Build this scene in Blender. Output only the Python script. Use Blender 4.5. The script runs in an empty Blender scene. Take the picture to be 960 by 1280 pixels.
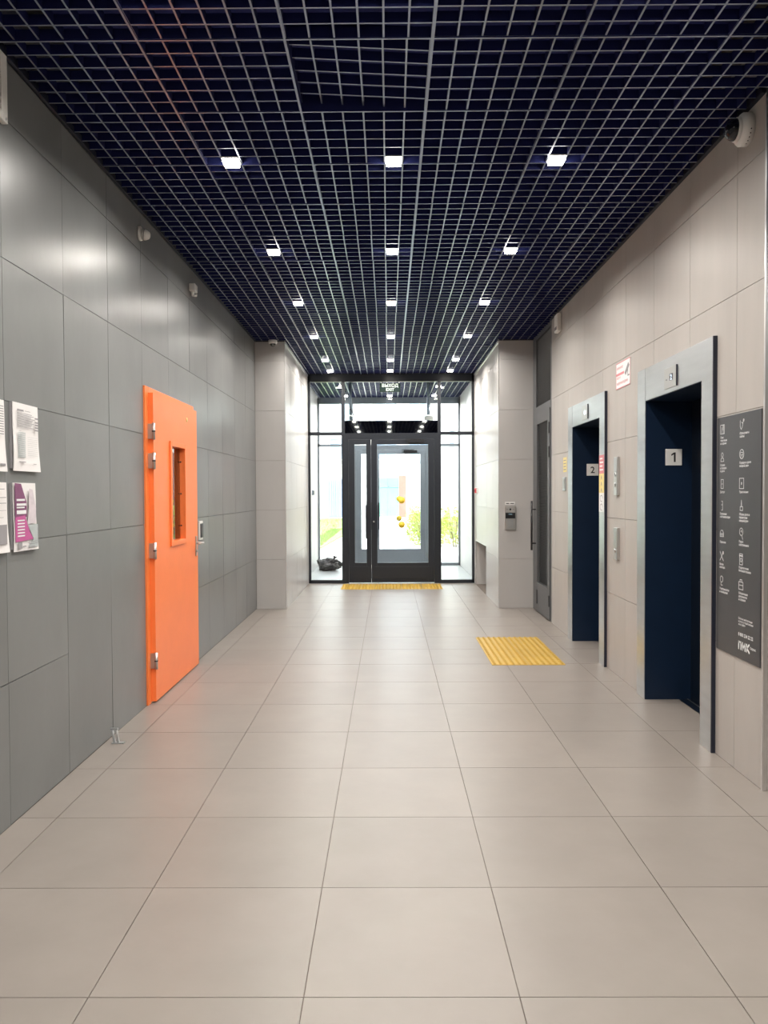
import bpy, bmesh, math, random
from mathutils import Vector, Matrix, noise
random.seed(7)
sc = bpy.context.scene
PI = math.pi

# ------------------------------------------------------------------ camera
cd = bpy.data.cameras.new('camera'); cam = bpy.data.objects.new('camera', cd)
sc.collection.objects.link(cam); sc.camera = cam
cd.sensor_fit = 'AUTO'; cd.sensor_width = 36; cd.lens = 970.55/1280*36
cd.clip_start = .05; cd.clip_end = 400
def _cam():
    pitch, yaw, roll = .024215, .005552, .004538
    def M(a, b):
        y = math.cos(pitch)+b*math.sin(pitch); z = -math.sin(pitch)+b*math.cos(pitch)
        return Vector((a*math.cos(yaw)-y*math.sin(yaw), a*math.sin(yaw)+y*math.cos(yaw), z))
    f = M(0, 0); c, s = math.cos(roll), math.sin(roll)
    r = M(c, -s)-f; u = M(s, c)-f
    m = Matrix.Identity(4)
    for i in range(3):
        m[i][0] = r[i]; m[i][1] = u[i]; m[i][2] = -f[i]
    m[0][3] = 0; m[1][3] = 0; m[2][3] = 1.4
    cam.matrix_world = m
_cam()

# ------------------------------------------------------------------ world, sun, exposure
w = bpy.data.worlds.new('world'); sc.world = w; w.use_nodes = True
bgn = w.node_tree.nodes['Background']
bgn.inputs[0].default_value = (.86, .94, 1, 1); bgn.inputs[1].default_value = 5.0
sd = bpy.data.lights.new('sun', 'SUN'); sd.energy = 10; sd.angle = .05; sd.color = (1, .96, .9)
so = bpy.data.objects.new('sun', sd); sc.collection.objects.link(so)
so.rotation_euler = Vector((-.35, .5, -1)).to_track_quat('-Z', 'Y').to_euler()
sc.view_settings.view_transform = 'Standard'; sc.view_settings.look = 'None'
sc.view_settings.gamma = 1; sc.view_settings.exposure = 0.40
LAMP_W = 13.0; LAMP_COL = (1, .95, .89)

# ------------------------------------------------------------------ materials
def mat(name, col, rough=.5, metal=0, spec=.5, var=0, vscale=4, bump=0, bscale=30, rnd=0, emit=None, est=1,
        aniso=False, coat=0, streak=None):
    m = bpy.data.materials.new(name); m.use_nodes = True
    nt = m.node_tree; b = nt.nodes['Principled BSDF']; N = nt.nodes.new; L = nt.links.new
    b.inputs['Base Color'].default_value = (*col, 1); b.inputs['Roughness'].default_value = rough
    b.inputs['Metallic'].default_value = metal; b.inputs['Specular IOR Level'].default_value = spec
    if coat: b.inputs['Coat Weight'].default_value = coat; b.inputs['Coat Roughness'].default_value = .1
    tc = N('ShaderNodeTexCoord'); geo = N('ShaderNodeNewGeometry')
    src = geo.outputs['Position']
    if streak:
        mp = N('ShaderNodeMapping'); mp.inputs['Scale'].default_value = streak; L(src, mp.inputs[0]); src = mp.outputs[0]
    last = None
    if var or rnd:
        hs = N('ShaderNodeHueSaturation'); hs.inputs['Color'].default_value = (*col, 1)
        add = N('ShaderNodeMath'); add.operation = 'ADD'; add.inputs[0].default_value = 1; add.inputs[1].default_value = 0
        if var:
            n = N('ShaderNodeTexNoise'); n.inputs['Scale'].default_value = vscale; n.inputs['Detail'].default_value = 6
            n.inputs['Roughness'].default_value = .6; L(src, n.inputs['Vector'])
            mr = N('ShaderNodeMapRange'); mr.inputs[1].default_value = .25; mr.inputs[2].default_value = .75
            mr.inputs[3].default_value = 1-var; mr.inputs[4].default_value = 1+var
            L(n.outputs['Fac'], mr.inputs[0]); L(mr.outputs[0], add.inputs[0])
        if rnd:
            oi = N('ShaderNodeObjectInfo'); mr2 = N('ShaderNodeMapRange')
            mr2.inputs[3].default_value = -rnd; mr2.inputs[4].default_value = rnd
            L(oi.outputs['Random'], mr2.inputs[0]); L(mr2.outputs[0], add.inputs[1])
        L(add.outputs[0], hs.inputs['Value']); L(hs.outputs[0], b.inputs['Base Color'])
    if bump:
        n2 = N('ShaderNodeTexNoise'); n2.inputs['Scale'].default_value = bscale; n2.inputs['Detail'].default_value = 4
        L(src, n2.inputs['Vector'])
        bp = N('ShaderNodeBump'); bp.inputs['Strength'].default_value = bump; bp.inputs['Distance'].default_value = .01
        L(n2.outputs['Fac'], bp.inputs['Height']); L(bp.outputs[0], b.inputs['Normal'])
    if emit:
        b.inputs['Emission Color'].default_value = (*emit, 1); b.inputs['Emission Strength'].default_value = est
    return m
def glassmat(name, tint=(.92, .97, .96), refl=1.0):
    m = bpy.data.materials.new(name); m.use_nodes = True; nt = m.node_tree; nt.nodes.clear()
    N = nt.nodes.new; L = nt.links.new
    o = N('ShaderNodeOutputMaterial'); t = N('ShaderNodeBsdfTransparent'); t.inputs[0].default_value = (*tint, 1)
    g = N('ShaderNodeBsdfGlossy'); g.inputs['Roughness'].default_value = .01
    fr = N('ShaderNodeFresnel'); fr.inputs[0].default_value = 1.5
    mu = N('ShaderNodeMath'); mu.operation = 'MULTIPLY'; mu.inputs[1].default_value = refl
    mx = N('ShaderNodeMixShader'); L(fr.outputs[0], mu.inputs[0]); L(mu.outputs[0], mx.inputs[0])
    L(t.outputs[0], mx.inputs[1]); L(g.outputs[0], mx.inputs[2]); L(mx.outputs[0], o.inputs[0])
    return m
M = {}
M['floor'] = mat('floor_porcelain', (.232, .205, .182), .36, spec=.42, var=.07, vscale=3.2, bump=.02, bscale=25, rnd=.035, streak=(1, 1, 1))
M['grout'] = mat('grout', (.13, .105, .085), .9)
M['grout_wall'] = mat('wall_grout', (.10, .10, .095), .9)
M['grout_beige'] = mat('wall_grout_beige', (.24, .21, .18), .9)
M['left'] = mat('grey_stoneware', (.180, .186, .184), .31, spec=.5, var=.12, vscale=2.4, bump=.05, bscale=9, rnd=.05, streak=(1, 1, .6))
M['right'] = mat('beige_stoneware', (.40, .372, .345), .42, spec=.4, var=.07, vscale=2.6, bump=.05, bscale=10, rnd=.02, streak=(1, 1.6, .35))
M['pillar'] = mat('pale_stoneware', (.47, .455, .44), .32, var=.04, vscale=3, bump=.03, bscale=8, rnd=.02, streak=(1, 1, .4))
M['plaster'] = mat('plain_plaster', (.42, .39, .35), .7, var=.03)
M['void'] = mat('navy_void_paint', (.026, .036, .19), .8, var=.1)
M['grid'] = mat('grid_blade_navy', (.013, .018, .10), .6, spec=.25, var=.04, vscale=6)
M['lip'] = mat('grid_lip_silver', (.30, .345, .44), .30, metal=.9, var=.04, vscale=6)  # paler than the blades: reflected floor and daylight put into the underside colour
M['dark'] = mat('anthracite_profile', (.016, .019, .025), .36, spec=.4, var=.05)
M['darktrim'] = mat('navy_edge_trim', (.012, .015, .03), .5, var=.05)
M['steel'] = mat('brushed_steel', (.60, .62, .63), .32, metal=1, var=.06, vscale=3, bump=.03, bscale=60, streak=(1, 1, 8))
M['steel_b'] = mat('bright_steel', (.60, .60, .585), .38, metal=1, var=.04)
M['alu'] = mat('aluminium_trim', (.80, .80, .80), .3, metal=1, var=.02)
M['navy'] = mat('navy_enamel', (.0035, .014, .038), .42, spec=.4, var=.12, vscale=6)
M['navydoor'] = mat('dark_lift_door', (.004, .008, .016), .3, var=.1)
M['black'] = mat('black_plastic', (.010, .010, .012), .35, var=.1)
M['white'] = mat('white_plastic', (.78, .77, .74), .4, var=.02)
M['paper'] = mat('white_paper', (.76, .74, .73), .8, var=.03)
M['ink'] = mat('grey_ink', (.28, .27, .28), .8, var=.1)
M['ink_b'] = mat('black_ink', (.02, .02, .022), .7, var=.1)
M['pink'] = mat('magenta_print', (.48, .10, .28), .7, var=.1, vscale=20)
M['plum'] = mat('plum_print', (.20, .07, .15), .7, var=.1, vscale=20)
M['lilac'] = mat('pale_lilac_print', (.60, .54, .57), .7, var=.15, vscale=30)
M['greypr'] = mat('pale_grey_print', (.42, .46, .46), .7, var=.1, vscale=30)
M['orange'] = mat('orange_powder_coat', (.93, .22, .055), .38, var=.03, vscale=8, bump=.03, bscale=150)
M['yellow'] = mat('yellow_rubber', (.45, .285, .04), .5, var=.07, vscale=12, rnd=.05)
M['yellowst'] = mat('yellow_sticker', (.82, .60, .05), .5, var=.04)
M['yellowpl'] = mat('pale_yellow_sticker', (.72, .60, .22), .5, var=.04)
M['red'] = mat('red_plastic', (.55, .04, .05), .45, var=.04)
M['redpr'] = mat('red_print', (.62, .22, .24), .6, var=.06)
M['board'] = mat('charcoal_board', (.045, .046, .05), .33, var=.08, vscale=5)
M['whiteprint'] = mat('white_print', (.75, .76, .76), .5, var=.02)
M['signgreen'] = mat('exit_sign_green', (.002, .013, .010), .55, spec=.2, var=.05)
M['signwhite'] = mat('exit_sign_letters', (.40, .48, .45), .4, var=.02)
M['led'] = mat('led_diffuser', (.9, .9, .9), .5, emit=(1, .93, .82), est=22)
M['screen'] = mat('indicator_screen', (.02, .02, .03), .2, emit=(.75, .88, 1), est=2.2)
M['screen_dim'] = mat('intercom_text', (.02, .02, .03), .3, emit=(.6, .9, 1), est=.5)
M['palepro'] = mat('blue_grey_profile', (.20, .23, .26), .4, metal=.3, var=.04)  # outer screen's dark frame, paled to paint in haze and outdoor reflection
M['metaldoor'] = mat('grey_metal_door', (.13, .135, .14), .42, metal=.3, var=.05)
M['glass'] = glassmat('clear_glass', (.95, .965, .965))
M['glass_door'] = glassmat('door_glass', (.92, .945, .96), 1.0)
M['glass_amber'] = glassmat('amber_room_glass', (.75, .62, .42), 1.5)
M['glass_green'] = mat('distant_green_glass', (.22, .48, .38), .2, var=.15, vscale=1)
M['smoked'] = mat('smoked_mirror', (.20, .22, .23), .03, metal=1)
M['bubble'] = mat('dark_bubble', (.004, .005, .010), .08)
M['gloss_dark'] = mat('dark_gloss_panel', (.012, .02, .02), .04, spec=1.0, coat=1)
M['vestfloor'] = mat('vestibule_tile', (.52, .56, .58), .3, var=.04)
M['vestwall'] = mat('vestibule_wall', (.82, .83, .83), .45, var=.03)
M['matgrey'] = mat('ribbed_mat', (.10, .11, .12), .9, var=.2, vscale=60, bump=.3, bscale=200)
M['render'] = mat('white_render', (.82, .82, .80), .8, var=.03, vscale=1)
M['brick'] = mat('terracotta_render', (.42, .17, .13), .8, var=.12, vscale=2)
M['bluewin'] = mat('far_window_glass', (.34, .48, .62), .15, var=.1)
M['bluegate'] = mat('blue_grey_slats', (.28, .40, .58), .5, var=.06)
M['paving'] = mat('pale_paving', (.66, .64, .60), .8, var=.05, vscale=2)
M['grass'] = mat('lawn_green', (.21, .34, .09), .8, var=.25, vscale=8)
M['leaf'] = mat('yellow_green_leaf', (.40, .46, .09), .6, var=.3, vscale=14, rnd=.15)
M['stem'] = mat('brown_stem', (.16, .11, .07), .8, var=.1)
M['post'] = mat('blue_grey_post', (.24, .30, .36), .5, var=.05)
M['bag'] = mat('black_bin_film', (.02, .022, .025), .28, var=.2, vscale=15, bump=.5, bscale=18)
M['red_glow'] = M['red']

# ------------------------------------------------------------------ mesh helpers
ORG = {}
COL = sc.collection
def org(o): return ORG.get(o.name, Vector((0, 0, 0)))
def link(name, me, parent=None, structure=False):
    o = bpy.data.objects.new(name, me); COL.objects.link(o)
    if parent is not None:
        o.parent = parent; ORG[o.name] = org(parent)
    if structure: o['kind'] = 'structure'
    return o
def tag(o, label, cat, group=None, kind=None):
    o['label'] = label; o['category'] = cat
    if group: o['group'] = group
    if kind: o['kind'] = kind
    return o
def thing(name, label, cat, loc, group=None):
    o = bpy.data.objects.new(name, None); COL.objects.link(o); o.location = loc; o.empty_display_size = .1
    ORG[o.name] = Vector(loc)
    return tag(o, label, cat, group)
class MB:
    def __init__(s): s.v = []; s.f = []; s.sm = []
    def add(s, vs, fs, smooth=False):
        n = len(s.v); s.v += [Vector(v) for v in vs]; s.f += [tuple(i+n for i in f) for f in fs]; s.sm += [smooth]*len(fs)
        return s
    def box(s, x0, x1, y0, y1, z0, z1):
        x0, x1 = sorted((x0, x1)); y0, y1 = sorted((y0, y1)); z0, z1 = sorted((z0, z1))
        return s.add([(x, y, z) for z in (z0, z1) for y in (y0, y1) for x in (x0, x1)],
              [(0, 2, 3, 1), (4, 5, 7, 6), (0, 1, 5, 4), (2, 6, 7, 3), (0, 4, 6, 2), (1, 3, 7, 5)])
    def obox(s, c, U, V, W, hu, hv, hw):        # oriented box
        c, U, V, W = map(Vector, (c, U, V, W))
        return s.add([c+U*a*hu+V*b*hv+W*d*hw for d in (-1, 1) for b in (-1, 1) for a in (-1, 1)],
              [(0, 2, 3, 1), (4, 5, 7, 6), (0, 1, 5, 4), (2, 6, 7, 3), (0, 4, 6, 2), (1, 3, 7, 5)])
    def lathe(s, c, axis, prof, n=24, smooth=True):  # prof: (along, radius)
        c = Vector(c); A = Vector(axis).normalized(); T = A.orthogonal().normalized(); B = A.cross(T)
        vs = []; fs = []
        for a, r in prof:
            for k in range(n):
                t = 2*PI*k/n; vs.append(c+A*a+(T*math.cos(t)+B*math.sin(t))*max(r, 1e-5))
        for i in range(len(prof)-1):
            for k in range(n):
                k2 = (k+1) % n; fs.append((i*n+k, i*n+k2, (i+1)*n+k2, (i+1)*n+k))
        fs.append(tuple(range(n))[::-1]); fs.append(tuple((len(prof)-1)*n+k for k in range(n)))
        return s.add(vs, fs, smooth)
    def tube(s, p, q, r, n=12):
        p, q = Vector(p), Vector(q); return s.lathe(p, q-p, [(0, r), ((q-p).length, r)], n)
    def prism(s, pts, N, t):                     # planar polygon extruded by N*t
        N = Vector(N); a = [Vector(p) for p in pts]; n = len(a)
        return s.add(a+[p+N*t for p in a], [tuple(range(n))[::-1], tuple(range(n, 2*n))]+[(i, (i+1) % n, n+(i+1) % n, n+i) for i in range(n)])
    def stroke(s, fr, pts, w=.0016, t=.0006):    # line drawing on a plane
        O, U, V, N = fr
        for (a, b), (c, d) in zip(pts, pts[1:]):
            p = O+U*a+V*b; q = O+U*c+V*d; D = q-p; l = D.length
            if l < 1e-6: continue
            D.normalize(); s.obox((p+q)/2+N*t/2, D, N.cross(D), N, l/2+w/2, w/2, t/2)
        return s
    def rect(s, fr, a0, a1, b0, b1, t=.0006, off=0):
        O, U, V, N = fr
        return s.obox(O+U*(a0+a1)/2+V*(b0+b1)/2+N*(off+t/2), U, V, N, abs(a1-a0)/2, abs(b1-b0)/2, t/2)
    def mesh(s, name, m, o=Vector((0, 0, 0)), bevel=0, lip=None):
        me = bpy.data.meshes.new(name); me.from_pydata([tuple(v-o) for v in s.v], [], s.f)
        me.polygons.foreach_set('use_smooth', s.sm); me.materials.append(m)
        bm = bmesh.new(); bm.from_mesh(me)
        bmesh.ops.recalc_face_normals(bm, faces=bm.faces)
        if bevel: bmesh.ops.bevel(bm, geom=list(bm.edges), offset=bevel, segments=2, affect='EDGES', profile=.5, clamp_overlap=True)
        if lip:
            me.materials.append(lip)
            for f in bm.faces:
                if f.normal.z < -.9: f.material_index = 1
        bm.to_mesh(me); bm.free()
        return me
    def build(s, name, m, parent=None, structure=False, bevel=0):
        o = org(parent) if parent is not None else Vector((0, 0, 0))
        return link(name, s.mesh(name, m, o, bevel), parent, structure)
def B(*a): return MB().box(*a)
def topmesh(name, mb, m, base, bevel=0):        # single-mesh top-level thing with its origin at base
    o = link(name, mb.mesh(name, m, Vector(base), bevel)); o.location = base; ORG[o.name] = Vector(base); return o
def text(name, s, size, fr, m, parent, bold=0, align='LEFT', sx=1, t=.0004):
    cu = bpy.data.curves.new('lettering', 'FONT'); cu.body = s; cu.size = size; cu.align_x = align; cu.offset = bold
    cu.resolution_u = 2
    to = bpy.data.objects.new('lettering_source', cu); COL.objects.link(to)
    dg = bpy.context.evaluated_depsgraph_get(); dg.update()
    me = bpy.data.meshes.new_from_object(to.evaluated_get(dg))
    bpy.data.objects.remove(to); bpy.data.curves.remove(cu)
    O, U, V, N = fr; o0 = org(parent)
    for v in me.vertices: v.co = O+U*v.co.x*sx+V*v.co.y+N*t-o0
    me.materials.clear(); me.materials.append(m); me.name = name
    for p in me.polygons: p.material_index = 0
    return link(name, me, parent)
def frame(O, wall):                              # picture frames on the walls as the viewer reads them
    O = Vector(O); Z = Vector((0, 0, 1))
    return {'right': (O, Vector((0, -1, 0)), Z, Vector((-1, 0, 0))),
            'left': (O, Vector((0, 1, 0)), Z, Vector((1, 0, 0))),
            'front': (O, Vector((1, 0, 0)), Z, Vector((0, -1, 0)))}[wall]
def off(fr, a, b, n=0): O, U, V, N = fr; return (O+U*a+V*b+N*n, U, V, N)
def cut(cell, holes):
    """cell minus axis-aligned holes -> list of rects"""
    out = [cell]
    for h0, h1, g0, g1 in holes:
        nx = []
        for a0, a1, b0, b1 in out:
            if h0 >= a1 or h1 <= a0 or g0 >= b1 or g1 <= b0: nx.append((a0, a1, b0, b1)); continue
            if h0 > a0: nx.append((a0, h0, b0, b1))
            if h1 < a1: nx.append((h1, a1, b0, b1))
            m0, m1 = max(a0, h0), min(a1, h1)
            if g0 > b0: nx.append((m0, m1, b0, g0))
            if g1 < b1: nx.append((m0, m1, g1, b1))
        out = nx
    return [r for r in out if r[1]-r[0] > .004 and r[3]-r[2] > .004]
GAP = .0015
tile_cache = {}
def tiles(parent, cells, holes, m, to_box, jit=0, thick=.008, name='tile', outcache=None):
    for cell in cells:
        inner = (cell[0]+GAP, cell[1]-GAP, cell[2]+GAP, cell[3]-GAP)
        rs = cut(inner, holes)
        if not rs: continue
        ca, cb = (cell[0]+cell[1])/2, (cell[2]+cell[3])/2
        key = (m.name, to_box.__name__, tuple(tuple(round(x, 4) for x in (r[0]-ca, r[1]-ca, r[2]-cb, r[3]-cb)) for r in rs))
        if key not in tile_cache:
            mb = MB()
            for r in rs: to_box(mb, r[0]-ca, r[1]-ca, r[2]-cb, r[3]-cb, thick)
            tile_cache[key] = mb.mesh(name, m)
        o = link(name, tile_cache[key], parent)
        o.location = to_box.__globals__['_loc_'+to_box.__name__](ca, cb)
        if jit: o.rotation_euler = [random.uniform(-jit, jit) for _ in range(3)]
    return

# ------------------------------------------------------------------ dimensions
XL, XR, HC = -1.605, 1.745, 3.235
YP, YF, PXL, PXR = 9.40, 12.05, -1.24, 1.335       # pillars' front, glass entrance, pillars' inner sides
YN = 3.62                                          # near end of the lift wall
L1, L2 = (4.14, 4.29, 5.225, 5.385), (6.20, 6.355, 7.29, 7.455)   # lift surrounds: outer, opening, opening, outer
ZO = 2.01
BACK = -6.0
XD = 1.762

# ------------------------------------------------------------------ floor
fl = MB()
fl.box(-2.2, 5.2, BACK-.2, .924, -.3, 0)
fl.box(-2.2, 5.2, .924, YF-.02, -.3, -.004)
floor = fl.build('floor', M['grout'], structure=True)
def hfloor(mb, a0, a1, b0, b1, t): mb.box(a0, a1, b0, b1, -t, 0)
def _loc_hfloor(a, b): return (a, b, 0)
fx = [-.2413+.6*i for i in range(-3, 8)]; fy = [2.124+.6*j for j in range(-2, 17)]
fx[0] = XL-.0; fx = [XL]+[x for x in fx if XL+.02 < x]
cells = []
for i in range(len(fx)-1):
    for j in range(len(fy)):
        y1 = fy[j+1] if j+1 < len(fy) else YF-.03
        y1 = min(y1, YF-.03)
        if y1 > fy[j]+.02: cells.append((fx[i], fx[i+1], fy[j], y1))
holesF = [(XR, 9, YN, L1[1]), (XR, 9, L1[2], L2[1]), (XR, 9, L2[2], 8.30), (XD, 9, 8.2, 13), (1.955, 9, YN, 8.4),
          (-9, PXL, YP, 13), (PXR, 9, YP, 13), (4.3, 9, 0, 5)]
tiles(floor, cells, holesF, M['floor'], hfloor, thick=.008)

# ------------------------------------------------------------------ left wall
DW = (5.10, 6.37, 0, 2.115)
lw = MB()
for r in cut((BACK, YF+.0, 0, 3.75), [(DW[0]+.03, DW[1]-.03, -.1, 2.09)]): lw.box(XL-.25, XL-.007, r[0], r[1], r[2], r[3])
wl = lw.build('wall_left', M['grout_wall'], structure=True)
def vleft(mb, a0, a1, b0, b1, t): mb.box(-t, 0, a0, a1, b0, b1)
def _loc_vleft(a, b): return (XL, a, b)
ly = [3.86+.612*k for k in range(-5, 9)]+[YP]
lz = [0, .605, 1.2, 1.795, 2.39, 2.98, 3.5]
cells = []
for i in range(len(ly)-1):
    for j in range(len(lz)-1):
        if j in (0, 1) and i in (5, 6):
            if j == 0: cells.append((ly[i], ly[i+1], 0, 1.2))
            continue
        cells.append((ly[i], ly[i+1], lz[j], lz[j+1]))
tiles(wl, cells, [(DW[0]+.02, DW[1]-.02, -.1, 2.095)], M['left'], vleft, jit=.0022)
B(XL-.008, XL, BACK, ly[0], 0, 3.5).build('wall_facing', M['left'], wl)

# ------------------------------------------------------------------ right wall (lift wall)
rw = MB()
for r in cut((YN, 8.30, 0, 3.75), [(L1[1], L1[2], -1, ZO), (L2[1], L2[2], -1, ZO)]): rw.box(XR+.007, XR+.26, r[0], r[1], r[2], r[3])
wr = rw.build('wall_right', M['grout_beige'], structure=True)
def vright(mb, a0, a1, b0, b1, t): mb.box(0, t, a0, a1, b0, b1)
def _loc_vright(a, b): return (XR, a, b)
ry = [YN+.003]+[3.912+.605*k for k in range(0, 8)]; ry = [y for y in ry if y < 8.25]+[8.30]
cells = [(ry[i], ry[i+1], lz[j], lz[j+1]) for i in range(len(ry)-1) for j in range(6)]
tiles(wr, cells, [(L1[0]+.02, L1[3]-.02, -1, 2.19), (L2[0]+.02, L2[3]-.02, -1, 2.17)], M['right'], vright, jit=.0008)
B(XR-.002, XR+.016, YN-.012, YN+.003, 0, 3.3).build('corner_trim', M['alu'], wr)
B(XR+.016, XR+.27, YN-.008, YN+.003, 0, 3.75).build('wall_facing', M['right'], wr)
# the side passage and the hall behind the viewer
B(4.3, 4.5, BACK, YN+.3, 0, 3.75).build('wall_passage', M['plaster'], structure=True)
B(XR+.26, 4.5, YN, YN+.2, 0, 3.75).build('wall_passage', M['plaster'], structure=True)
B(XL-.25, 4.5, BACK-.2, BACK, 0, 3.75).build('wall_back', M['plaster'], structure=True)
B(2.07, 2.3, YN+.2, 8.6, 0, 3.75).build('wall_shaft', M['darktrim'], structure=True)

# ------------------------------------------------------------------ pillars
wpl = B(XL-.0, PXL-.008, YP+.008, YF, 0, 3.75).build('wall_pillar_left', M['grout_beige'], structure=True)
def vfront(mb, a0, a1, b0, b1, t): mb.box(a0, a1, 0, t, b0, b1)
def _loc_vfront(a, b): return (a, YP, b)
pz = [0, .6, 1.2, 1.8, 2.4, 3.0, 3.5]
py = [YP+.008, 9.93, 10.53, 11.13, 11.73, YF-.01]
tiles(wpl, [(XL+.002, PXL, pz[j], pz[j+1]) for j in range(6)], [], M['pillar'], vfront)
def vpl(mb, a0, a1, b0, b1, t): mb.box(-t, 0, a0, a1, b0, b1)
def _loc_vpl(a, b): return (PXL, a, b)
tiles(wpl, [(py[i], py[i+1], pz[j], pz[j+1]) for i in range(5) for j in range(6)], [], M['pillar'], vpl, jit=.001)
B(PXL-.004, PXL+.001, YP-.001, YP+.004, 0, HC).build('corner_trim', M['alu'], wpl)
NI = (10.60, 11.86, -1, .67)
wp = MB()
for r in cut((YP+.008, YF, 0, 3.75), [NI]): wp.box(PXR+.008, PXR+.30, r[0], r[1], r[2], r[3])
wp.box(PXR+.30, 2.3, YP+.008, YF, 0, 3.75)
wpr = wp.build('wall_pillar_right', M['pillar'], structure=True)
tiles(wpr, [(PXR, XD, pz[j], pz[j+1]) for j in range(6)], [], M['pillar'], vfront)
def vpr(mb, a0, a1, b0, b1, t): mb.box(0, t, a0, a1, b0, b1)
def _loc_vpr(a, b): return (PXR, a, b)
tiles(wpr, [(py[i], py[i+1], pz[j], pz[j+1]) for i in range(5) for j in range(6)], [NI], M['pillar'], vpr, jit=.001)
B(PXR-.001, PXR+.004, YP-.001, YP+.004, 0, HC).build('corner_trim', M['alu'], wpr)
nt_ = MB().box(PXR-.002, PXR+.01, NI[0]-.008, NI[0], 0, .678).box(PXR-.002, PXR+.01, NI[0], NI[1], .67, .678).box(PXR-.002, PXR+.01, NI[1], NI[1]+.008, 0, .678)
nt_.build('niche_trim', M['alu'], wpr)
B(XL-.25, XL, YP, YF+4, 0, 3.75).build('wall_left_end', M['plaster'], structure=True)

# ------------------------------------------------------------------ ceiling: open cell grid of 600 mm panels under a navy void
ceil = B(-2.2, 5.2, BACK-.2, 15.4, 3.70, 3.95).build('ceiling', M['void'], structure=True)
P = .0995; MOD = 6*P
GX0, GY0 = -.4100, 3.180
BW, BH = .0082, .042
pcache = {}
def grid_panel(x0, x1, y0, y1, i, j, mod=True):
    """open-cell panel; cell lines stay on the hall's common lattice"""
    cx, cy = GX0+MOD*i, GY0+MOD*j
    key = tuple(round(v, 3) for v in (x0-cx, x1-cx, y0-cy, y1-cy))
    if key not in pcache:
        mb = MB(); e = .0035; h = BW/2
        for k in range(0, 7):
            u = k*P
            a0, a1 = u-h, u+h
            if k == 0: a0, a1 = e, e+.003
            if k == 6: a0, a1 = MOD-e-.003, MOD-e
            if a0 > x0-cx-.001 and a1 < x1-cx+.001: mb.box(a0, a1, max(y0-cy, e), min(y1-cy, MOD-e), 0, BH)
            if a0 > y0-cy-.001 and a1 < y1-cy+.001: mb.box(max(x0-cx, e), min(x1-cx, MOD-e), a0, a1, .0005, BH-.0005)
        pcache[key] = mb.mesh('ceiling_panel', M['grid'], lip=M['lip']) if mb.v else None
    if pcache[key] is None: return None
    o = link('ceiling_panel', pcache[key], ceil)
    o.location = (cx+random.uniform(-.002, .002), cy+random.uniform(-.002, .002), HC+random.uniform(0, .004))
    return o
RW = .0095
def grid_region(X0, X1, Y0, Y1):
    for i in range(-3, 9):
        for j in range(-16, 22):
            a0, a1 = max(GX0+MOD*i, X0), min(GX0+MOD*(i+1), X1); b0, b1 = max(GY0+MOD*j, Y0), min(GY0+MOD*(j+1), Y1)
            if a1-a0 < .02 or b1-b0 < .02: continue
            o = grid_panel(a0, a1, b0, b1, i, j)
            if o and (i, j) == (0, 0) and Y0 < 3:       # the loose panel, dropped askew in its frame
                o.location.z = HC+.038; o.location.x -= .002; o.location.y += .003
                o.rotation_euler = (math.radians(.3), math.radians(3.1), math.radians(-.3))
    for i in range(-3, 9):
        x = GX0+MOD*i
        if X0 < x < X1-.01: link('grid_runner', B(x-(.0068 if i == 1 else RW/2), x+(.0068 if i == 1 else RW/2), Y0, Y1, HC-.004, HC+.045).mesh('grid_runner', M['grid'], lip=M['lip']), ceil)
    for j in range(-16, 22):
        y = GY0+MOD*j
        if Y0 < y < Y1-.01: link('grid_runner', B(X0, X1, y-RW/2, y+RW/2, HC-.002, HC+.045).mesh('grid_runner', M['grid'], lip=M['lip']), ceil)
grid_region(XL, XR+.05, -1.0, YP)
grid_region(PXL, PXR, YP, YF-.06)
grid_region(-1.33, 1.37, YF+.06, 14.95)
B(XL, 4.3, BACK, -1.0, HC, HC+.05).build('ceiling_panel', M['void'], ceil)
B(XR+.25, 4.3, -1.0, YN, HC, HC+.05).build('ceiling_panel', M['void'], ceil)
trim = MB()
trim.box(XL, XL+.022, -1, YP, HC-.004, HC+.03).box(XR-.022, XR, YN, 8.3, HC-.004, HC+.03)
trim.box(XL, PXL, YP-.022, YP, HC-.004, HC+.03).box(PXR, XD, YP-.022, YP, HC-.004, HC+.03)
trim.build('trim_1', M['darktrim'], structure=True)
B(PXL, PXL+.012, YP, YF-.05, HC-.03, HC-.005).build('trim_2', M['alu'], structure=True)
B(PXR-.012, PXR, YP, YF-.05, HC-.03, HC-.005).build('trim_3', M['alu'], structure=True)

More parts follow.
